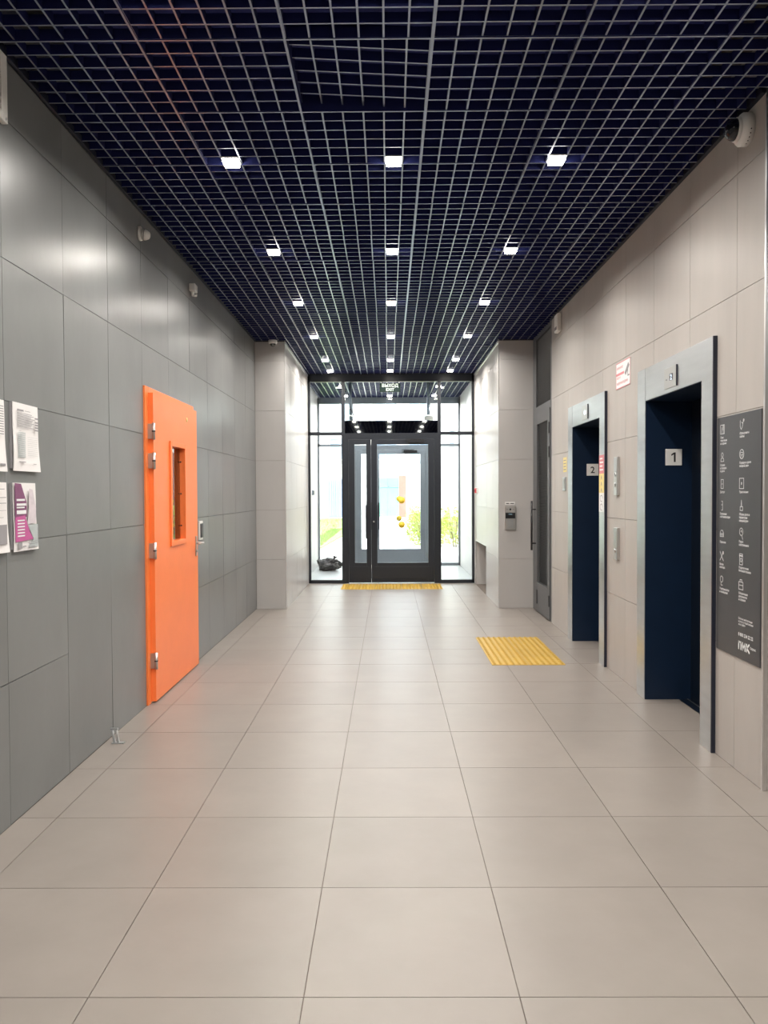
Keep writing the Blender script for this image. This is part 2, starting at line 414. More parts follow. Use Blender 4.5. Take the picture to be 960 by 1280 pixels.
# lamps: small square downlights, each in one cell
proto = None
LX = [GX0+MOD+P*(-1.5-9), GX0+MOD+P*(-1.5), GX0+MOD+P*(-1.5+9)]
rowsY = [11.64, 10.688, 9.096, 7.504, 5.912, 4.320, 2.728, 1.136, -.456]
rown = ['row nearest the glass entrance', 'second row in from the glass entrance', 'third row in from the glass entrance',
        'fourth row in from the glass entrance', 'fifth row in from the glass entrance', 'sixth row in from the glass entrance',
        'seventh row in, above the picture edge', 'eighth row in, overhead', 'last row, behind the viewpoint']
coln = ['left column', 'middle column', 'right column']
ld = bpy.data.lights.new('downlight', 'AREA'); ld.shape = 'SQUARE'; ld.size = .085; ld.energy = LAMP_W; ld.color = LAMP_COL
ld.spread = math.radians(160)
def ceiling_light(x, y, label, group='square downlights in the grid ceiling'):
    global proto
    if proto is None:
        t = thing('ceiling_light', label, 'ceiling light', (x, y, HC), group)
        a = .0465; b = .040
        fr = MB().box(x-a, x+a, y-a, y-b, HC-.003, HC+.03).box(x-a, x+a, y+b, y+a, HC-.003, HC+.03)
        fr.box(x-a, x-b, y-b, y+b, HC-.003, HC+.03).box(x+b, x+a, y-b, y+b, HC-.003, HC+.03)
        fr.build('bezel', M['white'], t)
        B(x-b, x+b, y-b, y+b, HC-.022, HC+.02).build('diffuser', M['led'], t)
        MB().box(x-b, x+b, y-b, y+b, HC+.02, HC+.09).build('housing', M['dark'], t)
        lo = bpy.data.objects.new('lamp', ld); COL.objects.link(lo); lo.parent = t; lo.location = (0, 0, -.026)
        proto = t; return t
    r = proto.copy(); COL.objects.link(r); r.location = (x, y, HC); r['label'] = label; r['group'] = group
    for ch in proto.children:
        c = ch.copy(); COL.objects.link(c); c.parent = r
    return r
for n, y in enumerate(rowsY):
    for c, x in enumerate(LX):
        ceiling_light(x, y, 'small square white ceiling light, %s, %s' % (coln[c], rown[n]))
for n, y in enumerate((13.35, 14.6)):
    for c, x in enumerate(LX):
        ceiling_light(x*.93, y, 'square ceiling light beyond the entrance glass, %s, %s' % (coln[c], ['nearer row', 'farther row'][n]),
                      'square downlights in the entrance vestibule')
for k in range(3):      # lamps of the side passage and of the hall behind the viewer
    lo = bpy.data.objects.new('lamp_passage', ld); COL.objects.link(lo); lo.location = (3.0, 2.6-2*k, HC-.01)
for k in range(2):
    for x in LX:
        lo = bpy.data.objects.new('lamp_rear', ld); COL.objects.link(lo); lo.location = (x, -2.05-1.6*k, HC-.01)

# ------------------------------------------------------------------ orange door (closed, proud of the left wall)
d1 = B(XL-.05, XL+.012, DW[0], 5.175, 0, DW[3]).box(XL-.05, XL+.012, 6.31, DW[1], 0, DW[3]).box(XL-.05, XL+.012, 5.175, 6.31, 2.06, DW[3]).build('door_1', M['orange'], structure=True, bevel=.002)
wy0, wy1, wz0, wz1 = 5.575, 5.925, 1.06, 1.745
lf = MB()
for r in cut((5.165, 6.335, .012, 2.075), [(wy0, wy1, wz0, wz1)]): lf.box(XL-.03, XL+.045, r[0], r[1], r[2], r[3])
leaf = lf.build('door_leaf', M['orange'], d1)
e = .035
wf = MB(); x0, x1 = XL+.045, XL+.057
for r in cut((wy0-e, wy1+e, wz0-e, wz1+e), [(wy0, wy1, wz0, wz1)]): wf.box(x0, x1, *r)
wf.build('window_surround', M['orange'], leaf, bevel=.002)
B(XL+.008, XL+.014, wy0, wy1, wz0, wz1).build('glass_pane', M['glass_amber'], leaf)
bd = MB()
for z in (wz0+.1, (wz0+wz1)/2, wz1-.1): bd.lathe((XL+.022, wy1-.001, z), (0, -1, 0), [(0, .006), (.003, .006), (.005, .003)], 10)
bd.build('screw', M['ink_b'], leaf)
for z in (1.818, 1.622, 1.023, .286):
    hb = MB().tube((XL+.050, 5.155, z-.055), (XL+.050, 5.155, z+.055), .011, 14)
    hb.box(XL+.010, XL+.046, 5.15, 5.163, z-.05, z+.05)
    hg = hb.build('hinge', M['steel_b'], d1)
    MB().tube((XL+.050, 5.155, z-.004), (XL+.050, 5.155, z+.004), .0122, 14).build('hinge_ring', M['dark'], hg)
h = MB().box(XL+.045, XL+.052, 6.255, 6.29, .90, 1.06); hp = h.build('handle_plate', M['steel_b'], leaf, bevel=.002)
h = MB().tube((XL+.05, 6.272, 1.005), (XL+.105, 6.272, 1.005), .010).tube((XL+.105, 6.278, 1.005), (XL+.105, 6.145, 1.005), .0095)
h.build('lever', M['steel_b'], leaf)
MB().lathe((XL+.052, 6.272, .94), (1, 0, 0), [(0, .012), (.006, .011)], 14).build('lock_cylinder', M['steel'], leaf)
MB().lathe((XL+.045, 6.03, 1.975), (1, 0, 0), [(0, .018), (.0015, .018)], 16).build('round_sticker', M['yellowpl'], leaf)
B(XL-.02, XL+.02, 5.16, 6.33, -.0, .010).build('threshold', M['steel'], d1)
B(XL-.245, XL-.24, 5.0, 6.5, 0, 2.2).build('door_backing', M['plaster'], d1)
lo_d = bpy.data.lights.new('stair_lamp', 'AREA'); lo_d.size = .25; lo_d.energy = 5; lo_d.color = (1, .75, .4)
lo = bpy.data.objects.new('lamp_behind_door', lo_d); COL.objects.link(lo); lo.location = (XL-.12, 5.62, 2.0)

# wall-mounted bits on the left wall
t = thing('card_reader', 'small black and white card reader on grey wall just past the orange door', 'card reader', (XL, 6.60, 1.09))
B(XL, XL+.012, 6.545, 6.655, 1.01, 1.17).build('backplate', M['white'], t, bevel=.003)
B(XL+.012, XL+.020, 6.56, 6.64, 1.03, 1.15).build('reader_face', M['black'], t, bevel=.003)
t = thing('door_stop', 'chrome double-post door stop fixed to the floor beside the grey wall', 'door stop', (-1.530, 4.33, 0))
B(-1.56, -1.49, 4.315, 4.345, 0, .006).build('base_plate', M['steel'], t, bevel=.002)
MB().tube((-1.547, 4.33, .005), (-1.56, 4.33, .083), .0075).build('post', M['steel'], t)
MB().tube((-1.525, 4.33, .005), (-1.535, 4.33, .080), .0075).build('post', M['steel_b'], t)
B(-1.569, -1.527, 4.322, 4.338, .076, .086).build('bridge', M['steel'], t)
# motion detector (cone) and sensor box
t = thing('motion_detector', 'white tilted cone-shaped motion detector high on the grey wall', 'detector', (XL, 5.08, 3.09))
ax = Vector((1, .25, -.12)).normalized(); c0 = Vector((XL+.004, 5.06, 3.085))
MB().lathe((XL, 5.06, 3.088), (1, 0, 0), [(0, .046), (.012, .046), (.018, .038)], 24).build('backplate', M['white'], t)
MB().lathe(c0, ax, [(.012, .036), (.040, .033), (.060, .022), (.066, .01)], 24).build('detector_head', M['white'], t)
MB().lathe(c0, ax, [(.024, .0362), (.028, .0362)], 24).build('seam', M['ink'], t)
t = thing('sensor_box', 'white boxy sensor with small bracket high on the grey wall above the orange door', 'sensor', (XL, 6.36, 3.06))
B(XL+.0, XL+.050, 6.31, 6.40, 3.045, 3.105).build('housing', M['white'], t, bevel=.006)
MB().tube((XL+.02, 6.35, 3.046), (XL+.02, 6.35, 3.012), .012).tube((XL+.02, 6.35, 3.014), (XL+.055, 6.35, 3.014), .009).build('bracket', M['white'], t)
MB().tube((XL+.055, 6.35, 3.012), (XL+.055, 6.35, 3.03), .005).build('knuckle', M['steel'], t)
# ventilation grille at the top left
t = thing('ventilation_grille', 'white metal ventilation grille at the top left, cut by the picture edge', 'grille', (XL, 2.95, 3.08))
gy0, gy1, gz0, gz1 = 2.55, 3.27, 2.945, 3.225
g = MB()
for r in cut((gy0, gy1, gz0, gz1), [(gy0+.03, gy1-.035, gz0+.03, gz1-.03)]): g.box(XL+.0, XL+.025, *r)
g.build('grille_frame', M['white'], t, bevel=.002)
B(XL+.001, XL+.004, gy0+.03, gy1-.035, gz0+.03, gz1-.03).build('backing', M['black'], t)
for k in range(9):
    z = gz0+.03+k*.0245
    MB().prism([(XL+.004, gy0+.03, z), (XL+.024, gy0+.03, z+.002), (XL+.024, gy0+.03, z+.007), (XL+.004, gy0+.03, z+.018)], (0, 1, 0), gy1-gy0-.065).build('slat', M['white'], t)
cz = MB()
for y in [gy1-.045-.05*k for k in range(12)]: cz.box(XL+.024, XL+.0262, y-.010, y+.006, gz0+.03, gz1-.03)
cz.build('stiffener', M['white'], t)
MB().lathe((XL+.025, gy1-.016, gz0+.015), (1, 0, 0), [(0, .006), (.002, .005)], 12).build('screw', M['steel'], t)

# papers
def sheet(parent, y0, y1, z0, z1, m, name='sheet', lift=.016):
    mb = MB(); nu, nv = 6, 8; vs = []; fs = []
    for b in range(nv+1):
        for a in range(nu+1):
            u = a/nu; v = b/nv
            x = XL+.010+lift*(1-u)**2*.3+.008*math.sin(v*5+u*2)*.5*(1-v)+.006*(u**3)*(1-v)
            vs.append((x, y0+(y1-y0)*u+.004*(1-v)*u, z0+(z1-z0)*v))
    n = len(vs); vs2 = [(x-.003, y, z) for x, y, z in vs]
    for b in range(nv):
        for a in range(nu):
            i = b*(nu+1)+a; fs.append((i, i+1, i+nu+2, i+nu+1)); fs.append((n+i, n+i+nu+1, n+i+nu+2, n+i+1))
    edge = [a for a in range(nu+1)]+[b*(nu+1)+nu for b in range(1, nv+1)]+[nv*(nu+1)+a for a in range(nu-1, -1, -1)]+[b*(nu+1) for b in range(nv-1, 0, -1)]
    for i, q in enumerate(edge):
        r = edge[(i+1) % len(edge)]; fs.append((q, n+q, n+r, r))
    mb.add(vs+vs2, fs, False); return mb.build(name, m, parent)
def notice(label, y0, y1, z0, z1, kind):
    t = thing('paper_notice', label, 'notice', (XL, (y0+y1)/2, z0), 'paper sheets pinned to the grey wall')
    B(XL, XL+.009, y0-.004, y0+.06, z0+.01, z1-.002).build('plastic_holder', M['ink'], t)
    sheet(t, y0, y1, z0, z1, M['paper'])
    fr = frame((XL+.0195, y0, z0), 'left'); W = y1-y0; H = z1-z0
    def pr(m, rects, name='print', n=0):
        mb = MB()
        for r in rects: mb.rect(fr, r[0]*W, r[1]*W, r[2]*H, r[3]*H, t=.0004, off=n)
        q = mb.build(name, m, t)
        if len(rects) > 1: q['kind'] = 'stuff'
    if kind == 'form':
        pr(M['ink'], [(.12, .36, .88, .905), (.40, .62, .89, .897)]+[(.12, .60+.2*random.random(), z, z+.008) for z in [.845-.022*k for k in range(10)]]
           + [(.80, .92, z, z+.022) for z in (.80, .74, .70, .66, .62)], 'printed_lines')
        pr(M['greypr'], [(.14, .42, .20+.02*k, .212+.02*k) for k in range(19)]+[(.5, .9, .24+.03*k, .243+.03*k) for k in range(10)], 'table_rows')
        pr(M['ink'], [(.18, .42, .13, .142), (.22, .36, .115, .12), (.72, .84, .11, .118)], 'signature_lines')
    if kind == 'letter':
        pr(M['ink'], [(.1, .9, .9-.035*k, .912-.035*k) for k in range(12)], 'printed_lines')
        pr(M['ink'], [(.75, .95, .08, .11)], 'signature_lines')
    if kind == 'block':
        pr(M['ink'], [(.1, .85, .9, .91), (.1, .9, .78, .79), (.1, .9, .70, .71), (.1, .9, .6, .605), (.1, .8, .5, .506)], 'printed_lines')
        pr(M['ink'], [(.25, .92, .12, .40)], 'grey_block')
    if kind == 'flyer':
        def poly(m, pts, name, n): O, U, V, N = off(fr, 0, 0, n); MB().prism([O+U*a*W+V*b*H for a, b in pts], N, .0004).build(name, m, t)
        poly(M['plum'], [(.02, .995), (.28, .985), (.50, .72), (.52, .50), (.02, .46)], 'plum_shape', 0)
        poly(M['pink'], [(.02, .50), (.42, .52), (.60, .30), (.78, .16), (.02, .14)], 'magenta_shape', .0005)
        poly(M['greypr'], [(.55, .38), (.98, .38), (.98, .04), (.52, .04), (.78, .16)], 'grey_shape', .001)
        poly(M['lilac'], [(.62, .92), (.78, .90), (.92, .62), (.90, .40), (.52, .39), (.60, .62)], 'pale_figure', .0003)
        pr(M['whiteprint'], [(.07, .42, .735, .765), (.07, .47, .665, .70), (.07, .40, .63, .65), (.07, .47, .545, .60)]
           + [(.10, .40, .44-.045*k, .46-.045*k) for k in range(6)], 'caption_bars', .0016)
        pr(M['ink'], [(.12, .28, .04, .13), (.30, .45, .06, .075), (.56, .94, .12, .128), (.56, .94, .09, .098), (.56, .85, .05, .06)], 'small_print', .0018)
notice('white printed form with a dense table, upper right of the pinned sheets', 3.293, 3.535, 1.503, 1.797, 'form')
notice('flyer with magenta and plum shapes, lower right of the pinned sheets', 3.285, 3.502, 1.156, 1.452, 'flyer')
notice('white printed letter at the upper left, cut by the picture edge', 3.00, 3.226, 1.497, 1.793, 'letter')
notice('white sheet with grey block at the lower left, cut by the picture edge', 3.00, 3.236, 1.16, 1.452, 'block')

# ------------------------------------------------------------------ lifts
def lift(L, n, label, ztop):
    XF = 1.723
    t = thing('elevator', label, 'elevator', (XR, (L[0]+L[3])/2, 0), 'two lifts in the beige wall')
    B(XF, XR+.0, L[0]+.006, L[1], 0, ztop).build('jamb', M['steel'], t, bevel=.0015)
    B(XF, XR+.0, L[2], L[3], 0, ztop).build('jamb', M['steel'], t, bevel=.0015)
    B(XF+.002, XR+.0, L[1], L[2], ZO, ztop).build('lintel', M['steel'], t, bevel=.001)
    o = B(XF+.001, XR+.01, L[0]-.004, L[0]+.006, 0, ztop).build('edge_gasket', M['darktrim'], t)  # dark strip painting the shade on the jamb's near side
    rv = MB().box(XF+.004, 2.035, L[2]-.004, L[2]-.0002, 0, ZO).box(XF+.004, 2.035, L[1]+.0002, L[1]+.004, 0, ZO).box(XF+.004, 2.035, L[1]+.004, L[2]-.004, ZO-.004, ZO-.0002)
    rv.build('reveal', M['navy'], t)
    m = (L[1]+L[2])/2
    B(2.035, 2.06, L[1]-.03, m-.0015, .002, ZO+.03).build('door_leaf', M['navydoor'], t)
    B(2.035, 2.06, m+.0015, L[2]+.03, .002, ZO+.03).build('door_leaf', M['navydoor'], t)
    s = B(1.955, 2.06, L[1], L[2], -.02, .001).build('sill', M['navydoor'], t)
    B(2.012, 2.018, L[1], L[2], .001, .003).build('sill_groove', M['steel_b'], s)
    # number plate on the far side of the reveal
    y = L[2]-.004; zc = 1.632 if n == '1' else 1.61
    p = B(1.858, 1.968, y-.006, y, zc-.055, zc+.055).build('number_plate', M['white'], t, bevel=.002)
    if n == '1':
        nf = (Vector((1.913, y-.006, zc)), Vector((1, 0, 0)), Vector((0, 0, 1)), Vector((0, -1, 0)))
        MB().prism([off(nf, a, b)[0] for a, b in ((.012, -.032), (.012, .032), (.001, .032), (-.017, .020), (-.017, .009), (0, .019), (0, -.032))], nf[3], .0006).build('numeral', M['ink_b'], p)
    else: text('numeral', n, .085, (Vector((1.913, y-.0062, zc-.030)), Vector((1, 0, 0)), Vector((0, 0, 1)), Vector((0, -1, 0))), M['ink_b'], p, bold=.0012, align='CENTER')
    # indicator plate on the lintel
    c = L[0]+.617
    p = B(XF-.004, XF+.002, c-.10, c+.10, 2.035, 2.16).build('indicator_plate', M['steel_b'], t, bevel=.001)
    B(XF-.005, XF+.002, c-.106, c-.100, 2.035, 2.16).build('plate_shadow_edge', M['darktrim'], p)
    if n == '1':
        B(XF-.005, XF-.003, c-.045, c+.005, 2.078, 2.118).build('indicator_screen', M['black'], p)
        text('floor_digit', '2', .044, (Vector((XF-.0052, c-.020, 2.082)), Vector((0, -1, 0)), Vector((0, 0, 1)), Vector((-1, 0, 0))), M['screen'], p, bold=.001, align='CENTER')
        MB().lathe((XF-.004, c+.06, 2.09), (-1, 0, 0), [(0, .005), (.001, .005)], 12).build('keyhole', M['black'], p)
    else:
        B(XF-.005, XF-.003, c-.040, c+.010, 2.080, 2.112).build('indicator_screen', M['screen'], p)
    return t
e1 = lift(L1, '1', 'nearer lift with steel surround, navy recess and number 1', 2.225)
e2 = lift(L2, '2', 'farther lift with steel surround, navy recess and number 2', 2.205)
# warning stickers on the near jamb of lift 2
t = thing('warning_sticker', 'tall red, yellow and white warning sticker on the jamb of lift 2', 'sticker', (1.7225, 6.33, 1.24))
fr = frame((1.7225, 6.352, 1.24), 'right')
for nm, m, z0, z1 in (('red_field', 'redpr', .31, .46), ('yellow_field', 'yellowpl', .155, .31), ('white_field', 'whiteprint', 0, .155)):
    MB().rect(fr, 0, .142, z0, z1, t=.001).build(nm, M[m], t)
f2 = off(fr, 0, 0, .001)
s = MB()
for k, z in enumerate((.335, .365, .395, .425)): s.rect(f2, .02, .12-.02*(k % 2), z, z+.012, t=.0004)
s.build('text_bars', M['whiteprint'], t)
s = MB()
for z in (.275, .225, .175):
    s.stroke(f2, [(.05, z-.015), (.07, z+.018), (.09, z-.015)], .005)
    s.rect(f2, .066, .074, z-.006, z+.02, t=.0005)
for cz_ in (.11, .04):
    s.stroke(f2, [(.07+.035*math.cos(a*PI/6), cz_+.025*math.sin(a*PI/6)) for a in range(11)], .005)
s.build('pictograms', M['ink'], t)

# call panels between the lifts
def callplate(z0, z1, label, nb):
    t = thing('call_panel', label, 'lift call panel', (XR, 5.90, z0), 'lift call panels between the two lifts')
    B(XR-.020, XR, 5.862, 5.955, z0, z1).build('box', M['steel_b'], t, bevel=.002)
    B(XR-.0215, XR-.019, 5.868, 5.949, z0+.008, z1-.008).build('faceplate', M['steel_b'], t)
    for k in range(nb):
        z = z0+(z1-z0)*(.28+.26*k)
        b = MB().lathe((XR-.021, 5.908, z), (-1, 0, 0), [(0, .017), (.004, .017), (.005, .013)], 20).build('button', M['steel'], t)
        MB().lathe((XR-.0255, 5.908, z), (-1, 0, 0), [(0, .008), (.001, .007)], 16).build('button_centre', M['black'], b)
callplate(1.377, 1.668, 'upper steel call panel with two buttons between the lifts', 2)
callplate(.888, 1.130, 'lower steel call panel between the lifts, near waist height', 1)
t = thing('key_switch', 'small steel switch plate on beige wall past lift 2', 'switch', (XR, 7.68, 1.42))
B(XR-.012, XR, 7.615, 7.745, 1.415, 1.55).build('backplate', M['steel'], t, bevel=.003)
B(XR-.016, XR-.011, 7.640, 7.720, 1.435, 1.53).build('faceplate', M['steel_b'], t)
t = thing('wall_sticker', 'yellow square sticker above the small switch past lift 2', 'sticker', (XR, 7.68, 1.60))
B(XR-.0015, XR, 7.605, 7.750, 1.60, 1.745).build('sticker_field', M['yellowpl'], t)
fr = frame((XR-.0016, 7.75, 1.60), 'right')
s = MB()
for k in range(4): s.rect(fr, .02, .12, .02+.03*k, .03+.03*k)
s.build('text_bars', M['ink'], t)
# video surveillance sign
t = thing('camera_notice', 'white and red video surveillance sign on beige wall between the lifts', 'sign', (XR, 5.78, 2.18))
B(XR-.003, XR, 5.61, 5.955, 2.178, 2.372).build('sign_plate', M['whiteprint'], t)
fr = frame((XR-.003, 5.955, 2.178), 'right'); W = .345; H = .194
s = MB()
for r in ((0, W, 0, .006), (0, W, H-.006, H), (0, .006, 0, H), (W-.006, W, 0, H)): s.rect(fr, *r)
s.rect(fr, .008, .20, .098, .116)
s.build('red_border', M['redpr'], t)
text('lettering', 'ВНИМАНИЕ!', .026, off(fr, .02, .145), M['redpr'], t, bold=.0003)
text('lettering', 'ВЕДЕТСЯ', .020, off(fr, .02, .074), M['redpr'], t, bold=.0003)
text('lettering', 'ВИДЕОНАБЛЮДЕНИЕ', .025, off(fr, .02, .03), M['redpr'], t, bold=.0003)
s = MB(); s.prism([off(fr, a, b)[0] for a, b in ((.215, .10), (.30, .165), (.325, .14), (.24, .078))], fr[3], .0012)
s.rect(fr, .285, .295, .07, .13, t=.001); s.rect(fr, .285, .325, .066, .076, t=.001)
s.build('camera_pictogram', M['ink'], t)

# information board
t = thing('information_board', 'tall charcoal information board with white icons beside lift 1', 'information board', (XR, 3.87, .57))
B(XR-.006, XR, 3.632, 4.118, .572, 1.787).build('board_panel', M['board'], t, bevel=.001)
fr = frame((XR-.0062, 4.118, 0), 'right')
def icon(kind, u, z):
    s = MB(); f = off(fr, u, z); q = .023; S = lambda pts, w=.0026: s.stroke(f, [(a*q, b*q) for a, b in pts], w)
    circ = lambda cx, cy, r, n=14: S([(cx+r*math.cos(2*PI*k/n), cy+r*math.sin(2*PI*k/n)) for k in range(n+1)])
    box = lambda a0, a1, b0, b1: S([(a0, b0), (a1, b0), (a1, b1), (a0, b1), (a0, b0)])
    if kind == 'plan': box(-1, 1, -1, 1); S([(-.3, -1), (-.3, .4)]); S([(.3, 1), (.3, -.2)]); S([(.6, 1), (.6, -1)])
    if kind == 'pen': S([(-.8, .9), (-.8, -.4), (-.3, -1), (.1, -.6), (.5, .3), (.9, 1.1)]); circ(.8, .9, .25, 8); S([(-.1, .5), (.4, .2)])
    if kind == 'face': circ(0, 0, 1); box(-.5, .5, -.2, .4); S([(-.4, -.4), (-.4, -.8)]); S([(.4, -.4), (.4, -.8)])
    if kind == 'person': circ(0, .45, .5, 10); S([(-.8, -1), (-.6, -.3), (.6, -.3), (.8, -1), (-.8, -1)])
    if kind == 'panel': box(-1, 1, -1.1, 1.1); box(-.15, .15, -.2, .2)
    if kind == 'lock': box(-.6, .6, -1, 1); S([(-.2, 0), (.2, 0)])
    if kind == 'brush': box(-.6, .6, -1, -.2); S([(-.2, -.2), (-.1, .5), (0, 1.2), (.1, .5), (.2, -.2)])
    if kind == 'note': S([(-.3, 1), (.3, 1), (.3, -1), (-.3, -1)]); S([(-.3, .2), (.1, .2)])
    if kind == 'lens': circ(0, .3, .8); S([(.3, -.5), (.7, -1.3)]); S([(-.2, .3), (.1, .6), (.3, .2)])
    if kind == 'car': S([(-.9, -.6), (-.9, .2), (-.4, .8), (.4, .8), (.9, .2), (.9, -.6), (-.9, -.6)]); circ(-.4, -.1, .25, 8); circ(.4, -.1, .25, 8)
    if kind == 'washer': box(-.7, .7, -1.2, 1.1); circ(0, -.2, .4, 10); S([(-.7, .7), (.7, .7)], .005)
    if kind == 'tools': S([(-.9, -1), (.9, 1)]); S([(-.9, 1), (.9, -1)]); circ(.7, .8, .3, 8)
    if kind == 'case': box(-1, 1, -1, .6); S([(-.4, .6), (-.4, 1.1), (.4, 1.1), (.4, .6)]); S([(-1, -.1), (1, -.1)])
    if kind == 'bulb': circ(0, .35, .7, 10); S([(-.3, -.3), (-.3, -1), (.5, -1)])
    s.build('icon', M['whiteprint'], t)
left = [(1.723, 'plan', ['План', 'эвакуации', 'из здания']), (1.580, 'person', ['Охрана', 'и порядок', 'в доме']), (1.440, 'lock', ['Доступ']),
        (1.327, 'note', ['Показания', 'счётчиков воды']), (1.180, 'car', ['Парковка']), (1.064, 'tools', ['Вызов', 'мастера']), (.936, 'bulb', ['Электричество', 'и освещение'])]
right = [(1.729, 'pen', ['Обращения и', 'заявки']), (1.584, 'face', ['Порядок в доме', 'каждый день']), (1.440, 'panel', ['Приложение']),
         (1.330, 'brush', ['Уборка дома и', 'территории', 'каждый день']), (1.195, 'lens', ['Поиск', 'собственника']),
         (1.067, 'washer', ['Подключение', 'бытовой техники']), (.940, 'case', ['Оформление', 'документов', 'и справок'])]
for u, col_ in ((.040, left), (.262, right)):
    for z, k, ls in col_:
        icon(k, u+.024, z)
        text('caption', '\n'.join(ls), .0155, off(fr, u, z-.047), M['whiteprint'], t, bold=.0003, sx=1.0)
text('caption', 'Больше информации\nи услуг в приложении\nи на сайте', .0145, off(fr, .262, .768), M['whiteprint'], t, bold=.0002)
text('phone_number', '8 800 234 22 22', .0235, off(fr, .262, .686), M['whiteprint'], t, bold=.0006)
# block lettering of the emblem
s = MB(); f = off(fr, .262, .618); hgt = .042; w_ = .009
s.rect(f, 0, .009, 0, hgt); s.rect(f, .025, .034, 0, hgt); s.rect(f, 0, .034, hgt-.009, hgt)
s.rect(f, .041, .050, 0, hgt); s.rect(f, .068, .077, 0, hgt); s.stroke(f, [(.046, .006), (.072, hgt-.006)], .010)
s.rect(f, .084, .093, 0, hgt); s.stroke(f, [(.092, hgt/2), (.114, hgt-.003)], .010); s.stroke(f, [(.092, hgt/2), (.116, .003)], .010)
s.build('emblem', M['whiteprint'], t)
text('caption', 'Сервис', .017, off(fr, .124, .028+.618-0) if False else off(fr, .262+.124, .640), M['whiteprint'], t, bold=.0003)

# dome camera on the lift wall, near
cy_, cz_ = 3.80, 3.145
t = thing('dome_camera', 'white dome security camera with dark bubble high on the beige wall', 'security camera', (XR, cy_, cz_))
ax = Vector((-1, 0, 0))
MB().lathe((XR, cy_, cz_), ax, [(0, .076), (.034, .076), (.040, .072), (.050, .058)], 40).build('housing', M['white'], t)
MB().lathe((XR-.044, cy_, cz_), ax, [(0, .056), (.018, .056), (.022, .052)], 40).build('bezel_ring', M['white'], t)
r_ = .052
MB().lathe((XR-.062, cy_, cz_), ax, [(r_*math.sin(a*PI/20), r_*math.cos(a*PI/20)) for a in range(11)], 32).build('bubble', M['bubble'], t)
s = MB()
for k in range(5):
    a = math.radians(200+14*k); s.lathe((XR-.018, cy_-.0762*math.cos(a)*-1, cz_+.0762*math.sin(a)), (0, math.cos(a), math.sin(a)), [(0, .003), (.001, .003)], 8)
s.build('vent_hole', M['black'], t)
# small boxes high on the walls
t = thing('sounder_box', 'white plastic box at the far top corner of the beige wall', 'alarm sounder', (XR, 7.95, 3.05))
B(XR-.045, XR, 7.83, 7.98, 3.02, 3.20).build('housing', M['white'], t, bevel=.01)
B(XR-.047, XR-.044, 7.86, 7.95, 3.04, 3.07).build('slot', M['ink'], t)
t = thing('dome_camera', 'small white dome camera with black bubble under the ceiling at the left pillar', 'security camera', (-1.37, 9.31, 3.19))
MB().lathe((-1.37, 9.31, HC-.004), (0, 0, -1), [(0, .052), (.030, .052), (.042, .044)], 28).build('housing', M['white'], t)
MB().lathe((-1.37, 9.31, HC-.044), (0, 0, -1), [(.036*math.sin(a*PI/16), .036*math.cos(a*PI/16)) for a in range(9)], 24).build('bubble', M['gloss_dark'], t)

# ------------------------------------------------------------------ grey metal service door in the recess past lift 2
dy0, dy1 = 8.30, YP+.008
d2 = MB()
d2.box(XD-.01, XD+.05, dy0, dy0+.09, 0, 3.3).box(XD-.01, XD+.05, dy1-.20, dy1-.0, 0, 3.3).box(XD-.012, XD+.05, dy0+.09, dy1-.20, 2.32, 2.40).box(XD-.01, XD+.05, dy0+.09, dy1-.2, 3.19, 3.3)
d2 = d2.build('door_2', M['metaldoor'], structure=True)
B(XD+.05, XD+.06, dy0, dy1, 0, 3.5).build('backing', M['black'], d2)
sl = MB()
z = 2.405
while z < 3.185:
    sl.obox((XD+.012, (dy0+.09+dy1-.20)/2, z+.006), (.8, 0, -.6), (0, 1, 0), (.6, 0, .8), .010, (dy1-.29-dy0)/2, .0015); z += .020
o = sl.build('louvre_slats', M['metaldoor'], d2); o['kind'] = 'stuff'
l2 = MB()
for r in cut((dy0+.095, dy1-.205, .012, 2.315), [(dy0+.21, dy1-.30, .35, 2.19)]): l2.box(XD-.022, XD+.02, *r)
l2 = l2.build('door_leaf', M['metaldoor'], d2, bevel=.002)
sl = MB(); z = .352
while z < 2.185:
    sl.obox((XD+.004, (dy0+.21+dy1-.30)/2, z+.006), (.8, 0, -.6), (0, 1, 0), (.6, 0, .8), .009, (dy1-.51-dy0)/2, .0013); z += .0185
o = sl.build('louvre_slats', M['metaldoor'], l2); o['kind'] = 'stuff'
for z in (1.98, 2.11):
    pass
for z in (2.10, 1.84, .22):
    B(XD-.030, XD-.012, dy0+.10, dy0+.128, z-.06, z+.06).build('hinge', M['black'], l2)
B(XD-.030, XD-.020, dy1-.33, dy1-.305, .10, .26).build('bolt', M['black'], l2)
hb = MB().tube((XD-.07, dy1-.235, .72), (XD-.07, dy1-.235, 1.30), .012).tube((XD-.07, dy1-.235, .80), (XD-.02, dy1-.235, .80), .008).tube((XD-.07, dy1-.235, 1.20), (XD-.02, dy1-.235, 1.20), .008)
hb.build('pull_handle', M['black'], l2)

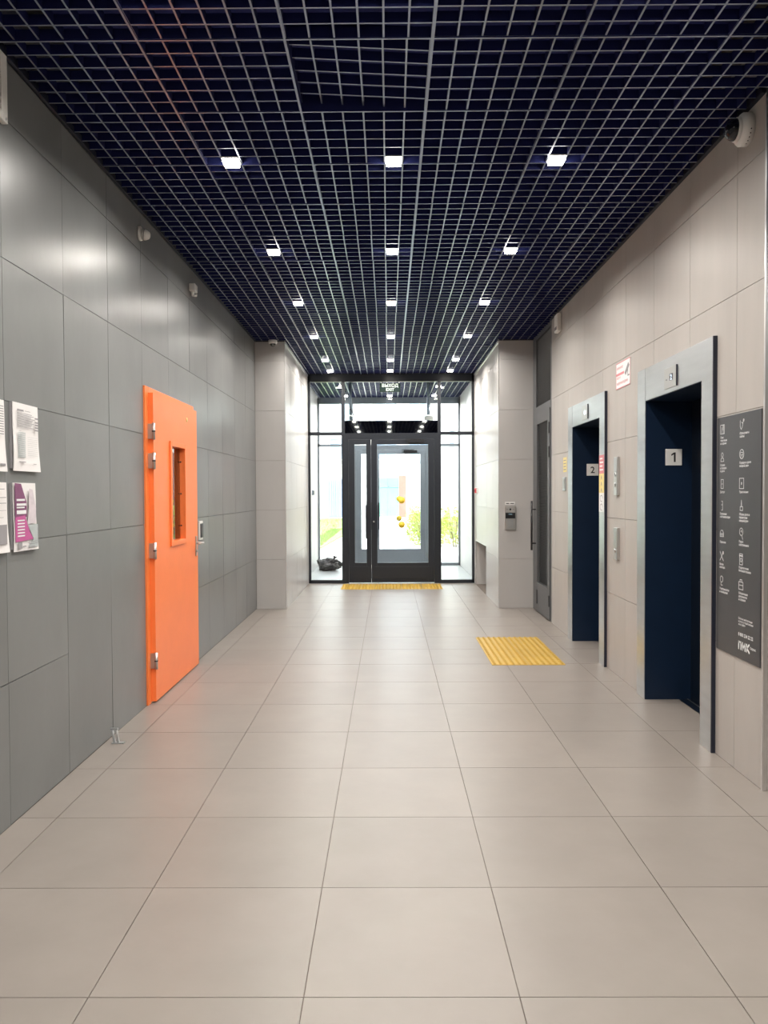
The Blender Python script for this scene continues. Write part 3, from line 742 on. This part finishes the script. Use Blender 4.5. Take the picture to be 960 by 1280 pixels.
# ------------------------------------------------------------------ right pillar: intercom, call point
t = thing('intercom_panel', 'steel intercom panel with black screen and keypad on the right pillar', 'intercom', (1.473, YP, .95))
B(1.408, 1.538, YP-.022, YP, .952, 1.238).build('housing', M['steel_b'], t, bevel=.003)
B(1.414, 1.532, YP-.025, YP-.021, 1.088, 1.158).build('screen', M['black'], t)
text('screen_text', 'ПИК', .020, (Vector((1.473, YP-.0255, 1.132)), Vector((1, 0, 0)), Vector((0, 0, 1)), Vector((0, -1, 0))), M['screen_dim'], t, align='CENTER')
MB().lathe((1.473, YP-.022, 1.198), (0, -1, 0), [(0, .012), (.004, .011)], 20).build('camera_lens', M['black'], t)
s = MB()
for dx in (-.036, .036): s.box(1.473+dx-.010, 1.473+dx+.010, YP-.0235, YP-.021, 1.194, 1.202)
s.build('sensor_window', M['ink'], t)
for i in range(3):
    for j in range(4):
        B(1.438+.024*i, 1.458+.024*i, YP-.0255, YP-.021, .975+.025*j, .995+.025*j).build('key', M['steel'], t, bevel=.001)
t = thing('small_sign', 'small white sign with dark print just above the intercom panel', 'sign', (1.473, YP, 1.25))
B(1.412, 1.532, YP-.003, YP, 1.252, 1.288).build('sign_plate', M['white'], t)
B(1.424, 1.462, YP-.004, YP-.0028, 1.264, 1.274).box(1.475, 1.520, YP-.004, YP-.0028, 1.264, 1.274).build('print', M['ink_b'], t)
t = thing('alarm_call_point', 'small red and white fire alarm call point beside the glass entrance', 'alarm call point', (PXR, 11.72, 1.43))
B(PXR-.014, PXR, 11.60, 11.84, 1.385, 1.478).build('surround', M['white'], t, bevel=.003)
B(PXR-.032, PXR-.014, 11.63, 11.80, 1.395, 1.468).build('body', M['red'], t, bevel=.003)
MB().lathe((PXR-.032, 11.715, 1.43), (-1, 0, 0), [(0, .022), (.004, .02)], 16).build('push_disc', M['ink_b'], t)

# ------------------------------------------------------------------ tactile paving
tact = None
def tact_tile(x, y, parent, lug):
    global tact
    if (lug) not in tcache:
        mb = MB().box(-.148, .148, -.148, .148, 0, .004)
        if lug == 'bars':
            for i in range(6):
                for j in range(4):
                    cx, cy = -.125+.05*i, -.111+.074*j; mb.box(cx-.011, cx+.011, cy-.026, cy+.026, .004, .009)
        else:
            for i in range(6):
                for j in range(6):
                    cx, cy = -.125+.05*i, -.125+.05*j
                    mb.lathe((cx, cy, .004), (0, 0, 1), [(0, .0135), (.008, .009)], 8, False)
        tcache[lug] = mb.mesh('tactile_tile', M['yellow'])
    o = link('tactile_tile', tcache[lug], parent); o.location = Vector((x, y, 0))-org(parent); return o
tcache = {}
t = thing('tactile_paving', 'yellow tactile paving pad of studded tiles on the floor before lift 2', 'tactile paving', (1.135, 6.87, 0))
for i in range(2):
    for j in range(4): tact_tile(.985+.3*i, 6.42+.3*j, t, 'studs')
t = thing('tactile_paving', 'yellow tactile strip on the floor before the glass entrance doors', 'tactile paving', (.045, 11.57, 0))
for i in range(5):
    for j in range(2): tact_tile(.045-.6+.3*i, 11.43+.3*j, t, 'studs')

# ------------------------------------------------------------------ glazed entrance (two screens with a vestibule between)
def entrance(Y, x0, x1, n, ztop=3.155, main=True):
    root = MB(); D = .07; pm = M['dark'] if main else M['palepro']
    xa, xb = -.70, .80
    fw = .035
    root.box(x0, x0+fw, Y, Y+D, 0, HC).box(x1-fw, x1, Y, Y+D, 0, HC)
    root.box(x0, x1, Y, Y+D, ztop-.03, HC+.02 if main else ztop+.1)
    root.box(x0, xa, Y, Y+D, 0, .05).box(xb, x1, Y, Y+D, 0, .05)
    root.box(xa-.02, xa+.03, Y-.005, Y+D, 0, ztop).box(xb-.03, xb+.02, Y-.005, Y+D, 0, ztop)
    root.box(x0, xa, Y, Y+D, 2.30, 2.35).box(xb, x1, Y, Y+D, 2.30, 2.35)
    root.box(xa+.03, xb-.03, Y-.003, Y+D, 2.285, 2.33)
    r = root.build('door_%d' % n, pm, structure=True)
    g = (Y+.03, Y+.038)
    for a, b, c, d in ((x0+fw, xa-.02, .05, 2.30), (x0+fw, xa-.02, 2.35, ztop-.03), (xb+.02, x1-fw, .05, 2.30), (xb+.02, x1-fw, 2.35, ztop-.03)):
        B(a, b, g[0], g[1], c, d).build('glass_pane', M['glass'], r)
    if main:
        B(xa+.03, xb-.03, Y+.02, Y+.05, 2.33, 2.525).build('transom_panel', M['smoked'], r)
        B(xa+.03, xb-.03, g[0], g[1], 2.525, ztop-.03).build('glass_pane', M['glass'], r)
    else:
        B(xa+.03, xb-.03, g[0], g[1], 2.33, ztop-.03).build('glass_pane', M['glass'], r)
    # frame of the pair of leaves
    B(xa+.03, xa+.085, Y+.0, Y+D, 0, 2.285).box(xb-.085, xb-.03, Y, Y+D, 0, 2.285).box(xa+.085, xb-.085, Y, Y+D, 2.235, 2.285).build('leaf_frame', pm, r)
    for (a, b, ga, gb, side) in ((xa+.088, -.266, -.520, -.338, 0), (-.262, xb-.088, -.172, .620, 1)):
        m = MB()
        for q in cut((a, b, .012, 2.232), [(ga, gb, .32, 2.155)]): m.box(q[0], q[1], Y-.012, Y+.055, q[2], q[3])
        lf = m.build('door_leaf', pm, r, bevel=.002)
        B(ga, gb, Y+.015, Y+.027, .32, 2.155).build('glass_pane', M['glass_door'], lf)
        B(a+.04, b-.04, Y-.016, Y-.011, .07, .26).build('kick_panel', pm, lf, bevel=.002)
        hx = -.338 if side == 0 else -.180
        hm = MB().box(hx-.014, hx+.014, Y-.075, Y-.055, .70, 1.22).box(hx-.012, hx+.012, Y-.06, Y-.01, .74, .77).box(hx-.012, hx+.012, Y-.06, Y-.01, 1.15, 1.18)
        hm.build('pull_handle', M['dark'], lf, bevel=.002)
        if side:
            MB().lathe((-.225, Y-.012, .96), (0, -1, 0), [(0, .013), (.01, .012)], 16).build('lock_cylinder', M['steel_b'], lf)
            for z in (1.29, .91):
                MB().lathe((.207, Y+.015, z), (0, -1, 0), [(0, .052), (.001, .052)], 28).build('round_sticker', M['yellowst'], lf)
            dc = MB().box(.30, .56, Y-.055, Y-.012, 2.175, 2.225).build('door_closer', M['black'], lf, bevel=.003)
            MB().box(.26, .5, Y-.03, Y-.02, 2.232, 2.242).build('closer_arm', M['black'], lf)
    return r
d3 = entrance(YF, PXL+.0, PXR-.0, 3)
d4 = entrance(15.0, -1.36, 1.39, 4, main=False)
YE = YF
t = thing('exit_sign', 'dark green exit sign with white letters hanging at the glass above the doors', 'exit sign', (.035, YE-.03, 2.96))
B(-.125, .195, YE-.028, YE-.008, 2.962, 3.098).build('sign_body', M['signgreen'], t, bevel=.002)
fs_ = (Vector((.035, YE-.0285, 3.038)), Vector((1, 0, 0)), Vector((0, 0, 1)), Vector((0, -1, 0)))
text('lettering', 'ВЫХОД', .068, fs_, M['signwhite'], t, bold=.0012, align='CENTER', sx=1.0)
text('lettering', 'EXIT', .062, off(fs_, 0, -.060), M['signwhite'], t, bold=.0012, align='CENTER')
B(-.09, -.08, YE-.02, YE-.012, 3.098, 3.27).box(.15, .16, YE-.02, YE-.012, 3.098, 3.27).build('hanger', M['dark'], t)
# vestibule shell
B(-1.60, -1.36, YF, 15.4, 0, 3.75).build('wall_vestibule_left', M['vestwall'], structure=True)
B(1.39, 2.3, YF, 15.4, 0, 3.75).build('wall_vestibule_right', M['vestwall'], structure=True)
vf = B(-2.2, 2.3, YF-.02, 15.2, -.3, -.004).build('floor_vestibule', M['grout'], structure=True)
cells = [(-1.36+.6*i, min(-1.36+.6*(i+1), 1.39), YF+.6*j, min(YF+.6*(j+1), 15.2)) for i in range(5) for j in range(6)]
tiles(vf, cells, [], M['vestfloor'], hfloor)
B(-2.2, 2.3, 14.98, 15.4, 3.27, 3.75).build('wall_lintel', M['render'], structure=True)
B(-2.2, 2.3, YF, YF+.10, HC+.02, 3.75).build('wall_bulkhead', M['void'], structure=True)
t = topmesh('door_mat', B(-.72, .80, 12.75, 14.3, -.004, .012), M['matgrey'], (.04, 13.5, 0)); tag(t, 'dark ribbed mat on the vestibule floor between the two glass screens', 'mat')
# conduit and cable, gadget behind the transom glass
t = thing('conduit_pipe', 'thin grey vertical pipe with cable behind the glass above the left door leaf', 'pipe', (-.60, 12.5, 2.5))
MB().tube((-.60, 12.5, 2.42), (-.60, 12.5, 3.24), .022).build('pipe', M['post'], t)
for k in range(6):
    a = k/6*1.6; b = (k+1)/6*1.6
    pass
cb = MB(); pts = [(-.60+.10*math.sin(k*.26), 12.48, 2.76-.05*k) for k in range(7)]
for p, q in zip(pts, pts[1:]): cb.tube(p, q, .006, 8)
cb.build('cable', M['black'], t)
B(-.68, -.52, 12.44, 12.56, 2.53, 2.57).build('clamp', M['white'], t)
t = thing('conduit_pipe', 'thin grey vertical pipe behind the glass above the right door leaf', 'pipe', (.66, 12.8, 2.5))
MB().tube((.66, 12.8, 2.42), (.66, 12.8, 3.24), .018).build('pipe', M['post'], t)
B(.60, .74, 12.74, 12.86, 2.60, 2.66).build('clamp', M['white'], t)
t = thing('wall_reader', 'small grey card reader on the white vestibule wall at left', 'card reader', (-1.36, 13.95, 1.42))
B(-1.36, -1.34, 13.85, 14.07, 1.37, 1.46).build('backplate', M['post'], t, bevel=.003)
B(-1.34, -1.333, 13.88, 14.04, 1.385, 1.445).build('reader_face', M['dark'], t)

# crumpled black bag
bm = bmesh.new(); bmesh.ops.create_icosphere(bm, subdivisions=5, radius=1)
for v in bm.verts:
    p = v.co.copy(); n = noise.noise(p*1.7+Vector((3, 1, 0)))*.35+abs(noise.noise(p*4))*.22+abs(noise.noise(p*9))*.10
    q = p*(1+n-.15); v.co = Vector((q.x*.245-.03, q.y*.20, max(q.z*.13*(1+.25*p.x*-1), -.10)))
me = bpy.data.meshes.new('rubbish_bag'); bm.to_mesh(me); bm.free(); me.materials.append(M['bag'])
for p in me.polygons: p.use_smooth = True
t = thing('rubbish_bag', 'crumpled black plastic bag lying on the vestibule floor behind the left glass pane', 'bag', (-1.04, 14.1, 0))
o = link('bag_body', me, t); o.location = (0, 0, .10)
kn = MB().lathe((-1.00, 14.1, .195), (.5, 0, 1), [(0, .03), (.02, .018), (.035, .02), (.07, .045)], 10).build('knot', M['bag'], t)

# ------------------------------------------------------------------ outside
B(-60, 60, 15.2, 80, -.4, -.02).build('ground_paving', M['paving'], structure=True)
B(-1.36, 1.39, 15.1, 15.6, -.3, -.006).build('door_step', M['paving'], structure=True)
lawn = MB(); random.seed(3)
lawn.prism([(-1.75, 19.5, -.02), (-1.45, 27, -.02), (-2.0, 43, -.02), (-3.8, 43, -.02), (-3.8, 19.5, -.02)], (0, 0, 1), .04)
for k in range(5000):
    x, y = random.uniform(-3.75, -2.05), random.uniform(19.6, 43)
    if k % 2: x = random.uniform(-2.2, -1.78); y = random.uniform(19.7, 30)
    a = random.uniform(0, PI); h_ = random.uniform(.04, .09); dx, dy = .012*math.cos(a), .012*math.sin(a)
    lawn.add([(x-dx, y-dy, .015), (x+dx, y+dy, .015), (x+random.uniform(-.03, .03), y+random.uniform(-.03, .03), h_)], [(0, 1, 2)])
t = topmesh('lawn', lawn, M['grass'], (-2.8, 30, 0)); tag(t, 'bright green lawn beside the path seen through the left glass pane', 'lawn', kind='stuff')
# neighbouring buildings
t = thing('apartment_building', 'white rendered apartment building facing the entrance across the yard', 'building', (0, 46, 0))
B(-14, 14, 46, 56, -.02, 16).build('wall', M['render'], t)
def window(x0, x1, z0, z1):
    f = MB(); 
    for r in cut((x0, x1, z0, z1), [(x0+.08, (x0+x1)/2-.03, z0+.08, z1-.08), ((x0+x1)/2+.03, x1-.08, z0+.08, z1-.08)]): f.box(r[0], r[1], 45.90, 46.0, r[2], r[3])
    f = f.build('window', M['render'], t)
    B(x0+.04, x1-.04, 45.97, 45.995, z0+.04, z1-.04).build('pane', M['bluewin'], f)
for z0, z1 in ((3.35, 4.7), (5.6, 6.9), (8.7, 10.2)):
    for x0 in (-9.5, -6.6, -3.5, -.8, 1.2, 6.6, 9.2): window(x0, x0+1.35, z0, z1)
for x0 in (-10.2, -7.4, 6.4): window(x0, x0+1.35, .9, 2.5)
p = B(-.75, 1.05, 45.2, 46.0, -.02, 2.45).build('portal', M['render'], t)
B(-.60, .62, 45.15, 45.21, .06, 2.3).build('portal_glass', M['glass_green'], p)
B(.62, 1.05, 45.14, 45.21, -.02, 2.42).build('portal_pier', M['brick'], p)
B(.0, .05, 45.12, 45.16, .06, 2.3).box(-.60, .62, 45.12, 45.16, 1.75, 1.80).build('portal_mullion', M['post'], p)
g = B(-3.5, -2.45, 45.88, 45.92, -.02, 2.25).build('gate', M['bluegate'], t)
for k in range(8): B(-3.45+.125*k, -3.39+.125*k, 45.82, 45.88, .05, 2.2).build('slat', M['bluegate'], g)
t = thing('side_building', 'white low side wing along the left of the yard', 'building', (-4, 30, 0))
B(-9, -3.9, 17.5, 44.5, -.02, 9).build('wall', M['render'], t)
B(-3.94, -3.86, 40.4, 40.5, 0, 2.5).build('downpipe', M['post'], t)
t = thing('side_building', 'terracotta and white side wing at the right of the yard', 'building', (8, 30, 0))
B(5.2, 14, 20, 44.5, -.02, 9).build('wall', M['render'], t)
B(5.1, 5.2, 22, 34, 0, 3.0).build('cladding', M['brick'], t)
# yard column light
t = thing('yard_light', 'blue-grey square column light standing behind the shrubs at right', 'lamp post', (2.0, 24.4, 0))
B(1.935, 2.065, 24.34, 24.46, 0, 3.05).build('post', M['post'], t, bevel=.005)
for k in range(5): B(1.925, 2.075, 24.33, 24.47, 3.08+.07*k, 3.12+.07*k).build('louvre_ring', M['post'], t)
B(1.97, 2.03, 24.37, 24.43, 3.05, 3.42).build('light_core', M['white'], t)
B(1.92, 2.08, 24.32, 24.48, 3.42, 3.45).build('cap', M['post'], t)
# shrubs
random.seed(11)
def leafmesh(n, R, H):
    mb = MB()
    for k in range(n):
        th = random.uniform(0, 2*PI); ph = random.uniform(0, 1)
        r = R*(.35+.65*random.random()**.5)*math.sqrt(max(.05, 1-(ph*1.0-.35)**2*1.3))
        c = Vector((r*math.cos(th), r*math.sin(th), .06+H*ph))
        d = Vector((math.cos(th)+random.uniform(-.6, .6), math.sin(th)+random.uniform(-.6, .6), random.uniform(-.2, .9))).normalized()
        s_ = d.cross(Vector((0, 0, 1))).normalized(); l = random.uniform(.05, .09); q = l*.32; up = d.cross(s_)*.008
        mb.add([c, c+d*l*.5+s_*q, c+d*l, c+d*l*.5-s_*q, c+d*l*.5+up], [(0, 1, 4), (1, 2, 4), (2, 3, 4), (3, 0, 4)])
    return mb
lm = [leafmesh(900, .36, .85).mesh('foliage', M['leaf']), leafmesh(900, .42, .65).mesh('foliage', M['leaf'])]
stm = MB()
for k in range(7):
    a = k*.9; stm.tube((.03*math.cos(a), .03*math.sin(a), 0), (.2*math.cos(a), .2*math.sin(a), .6), .008, 6)
stm = stm.mesh('stems', M['stem'])
spots = [(.95, 19.6, 0), (1.75, 20.4, 1), (1.0, 21.4, 1), (1.9, 22.2, 0), (.95, 23.3, 0), (2.6, 21.0, 0), (1.6, 25.4, 0), (2.7, 24.2, 1), (1.05, 26.5, 1), (2.35, 27.5, 0)]
side_ = ['the front shrub at the path edge', 'front row, behind the right door glass edge', 'second from the front along the path', 'just before the column light at left of it',
         'third from the front along the path', 'front right, seen in the right glass pane', 'behind the column light, toward the path', 'beside the column light at its right', 'fourth and farthest along the path', 'farthest of the group behind the column light']
for k, (x, y, v) in enumerate(spots):
    t = thing('shrub', 'yellow-green leafy shrub in the yard, '+side_[k], 'shrub', (x, y, -.02), 'shrubs in the yard outside')
    o = link('foliage', lm[v], t); o['kind'] = 'stuff'; link('stems', stm, t)
    t.rotation_euler.z = k*1.3; t.scale = (1+.1*(k % 3),)*3
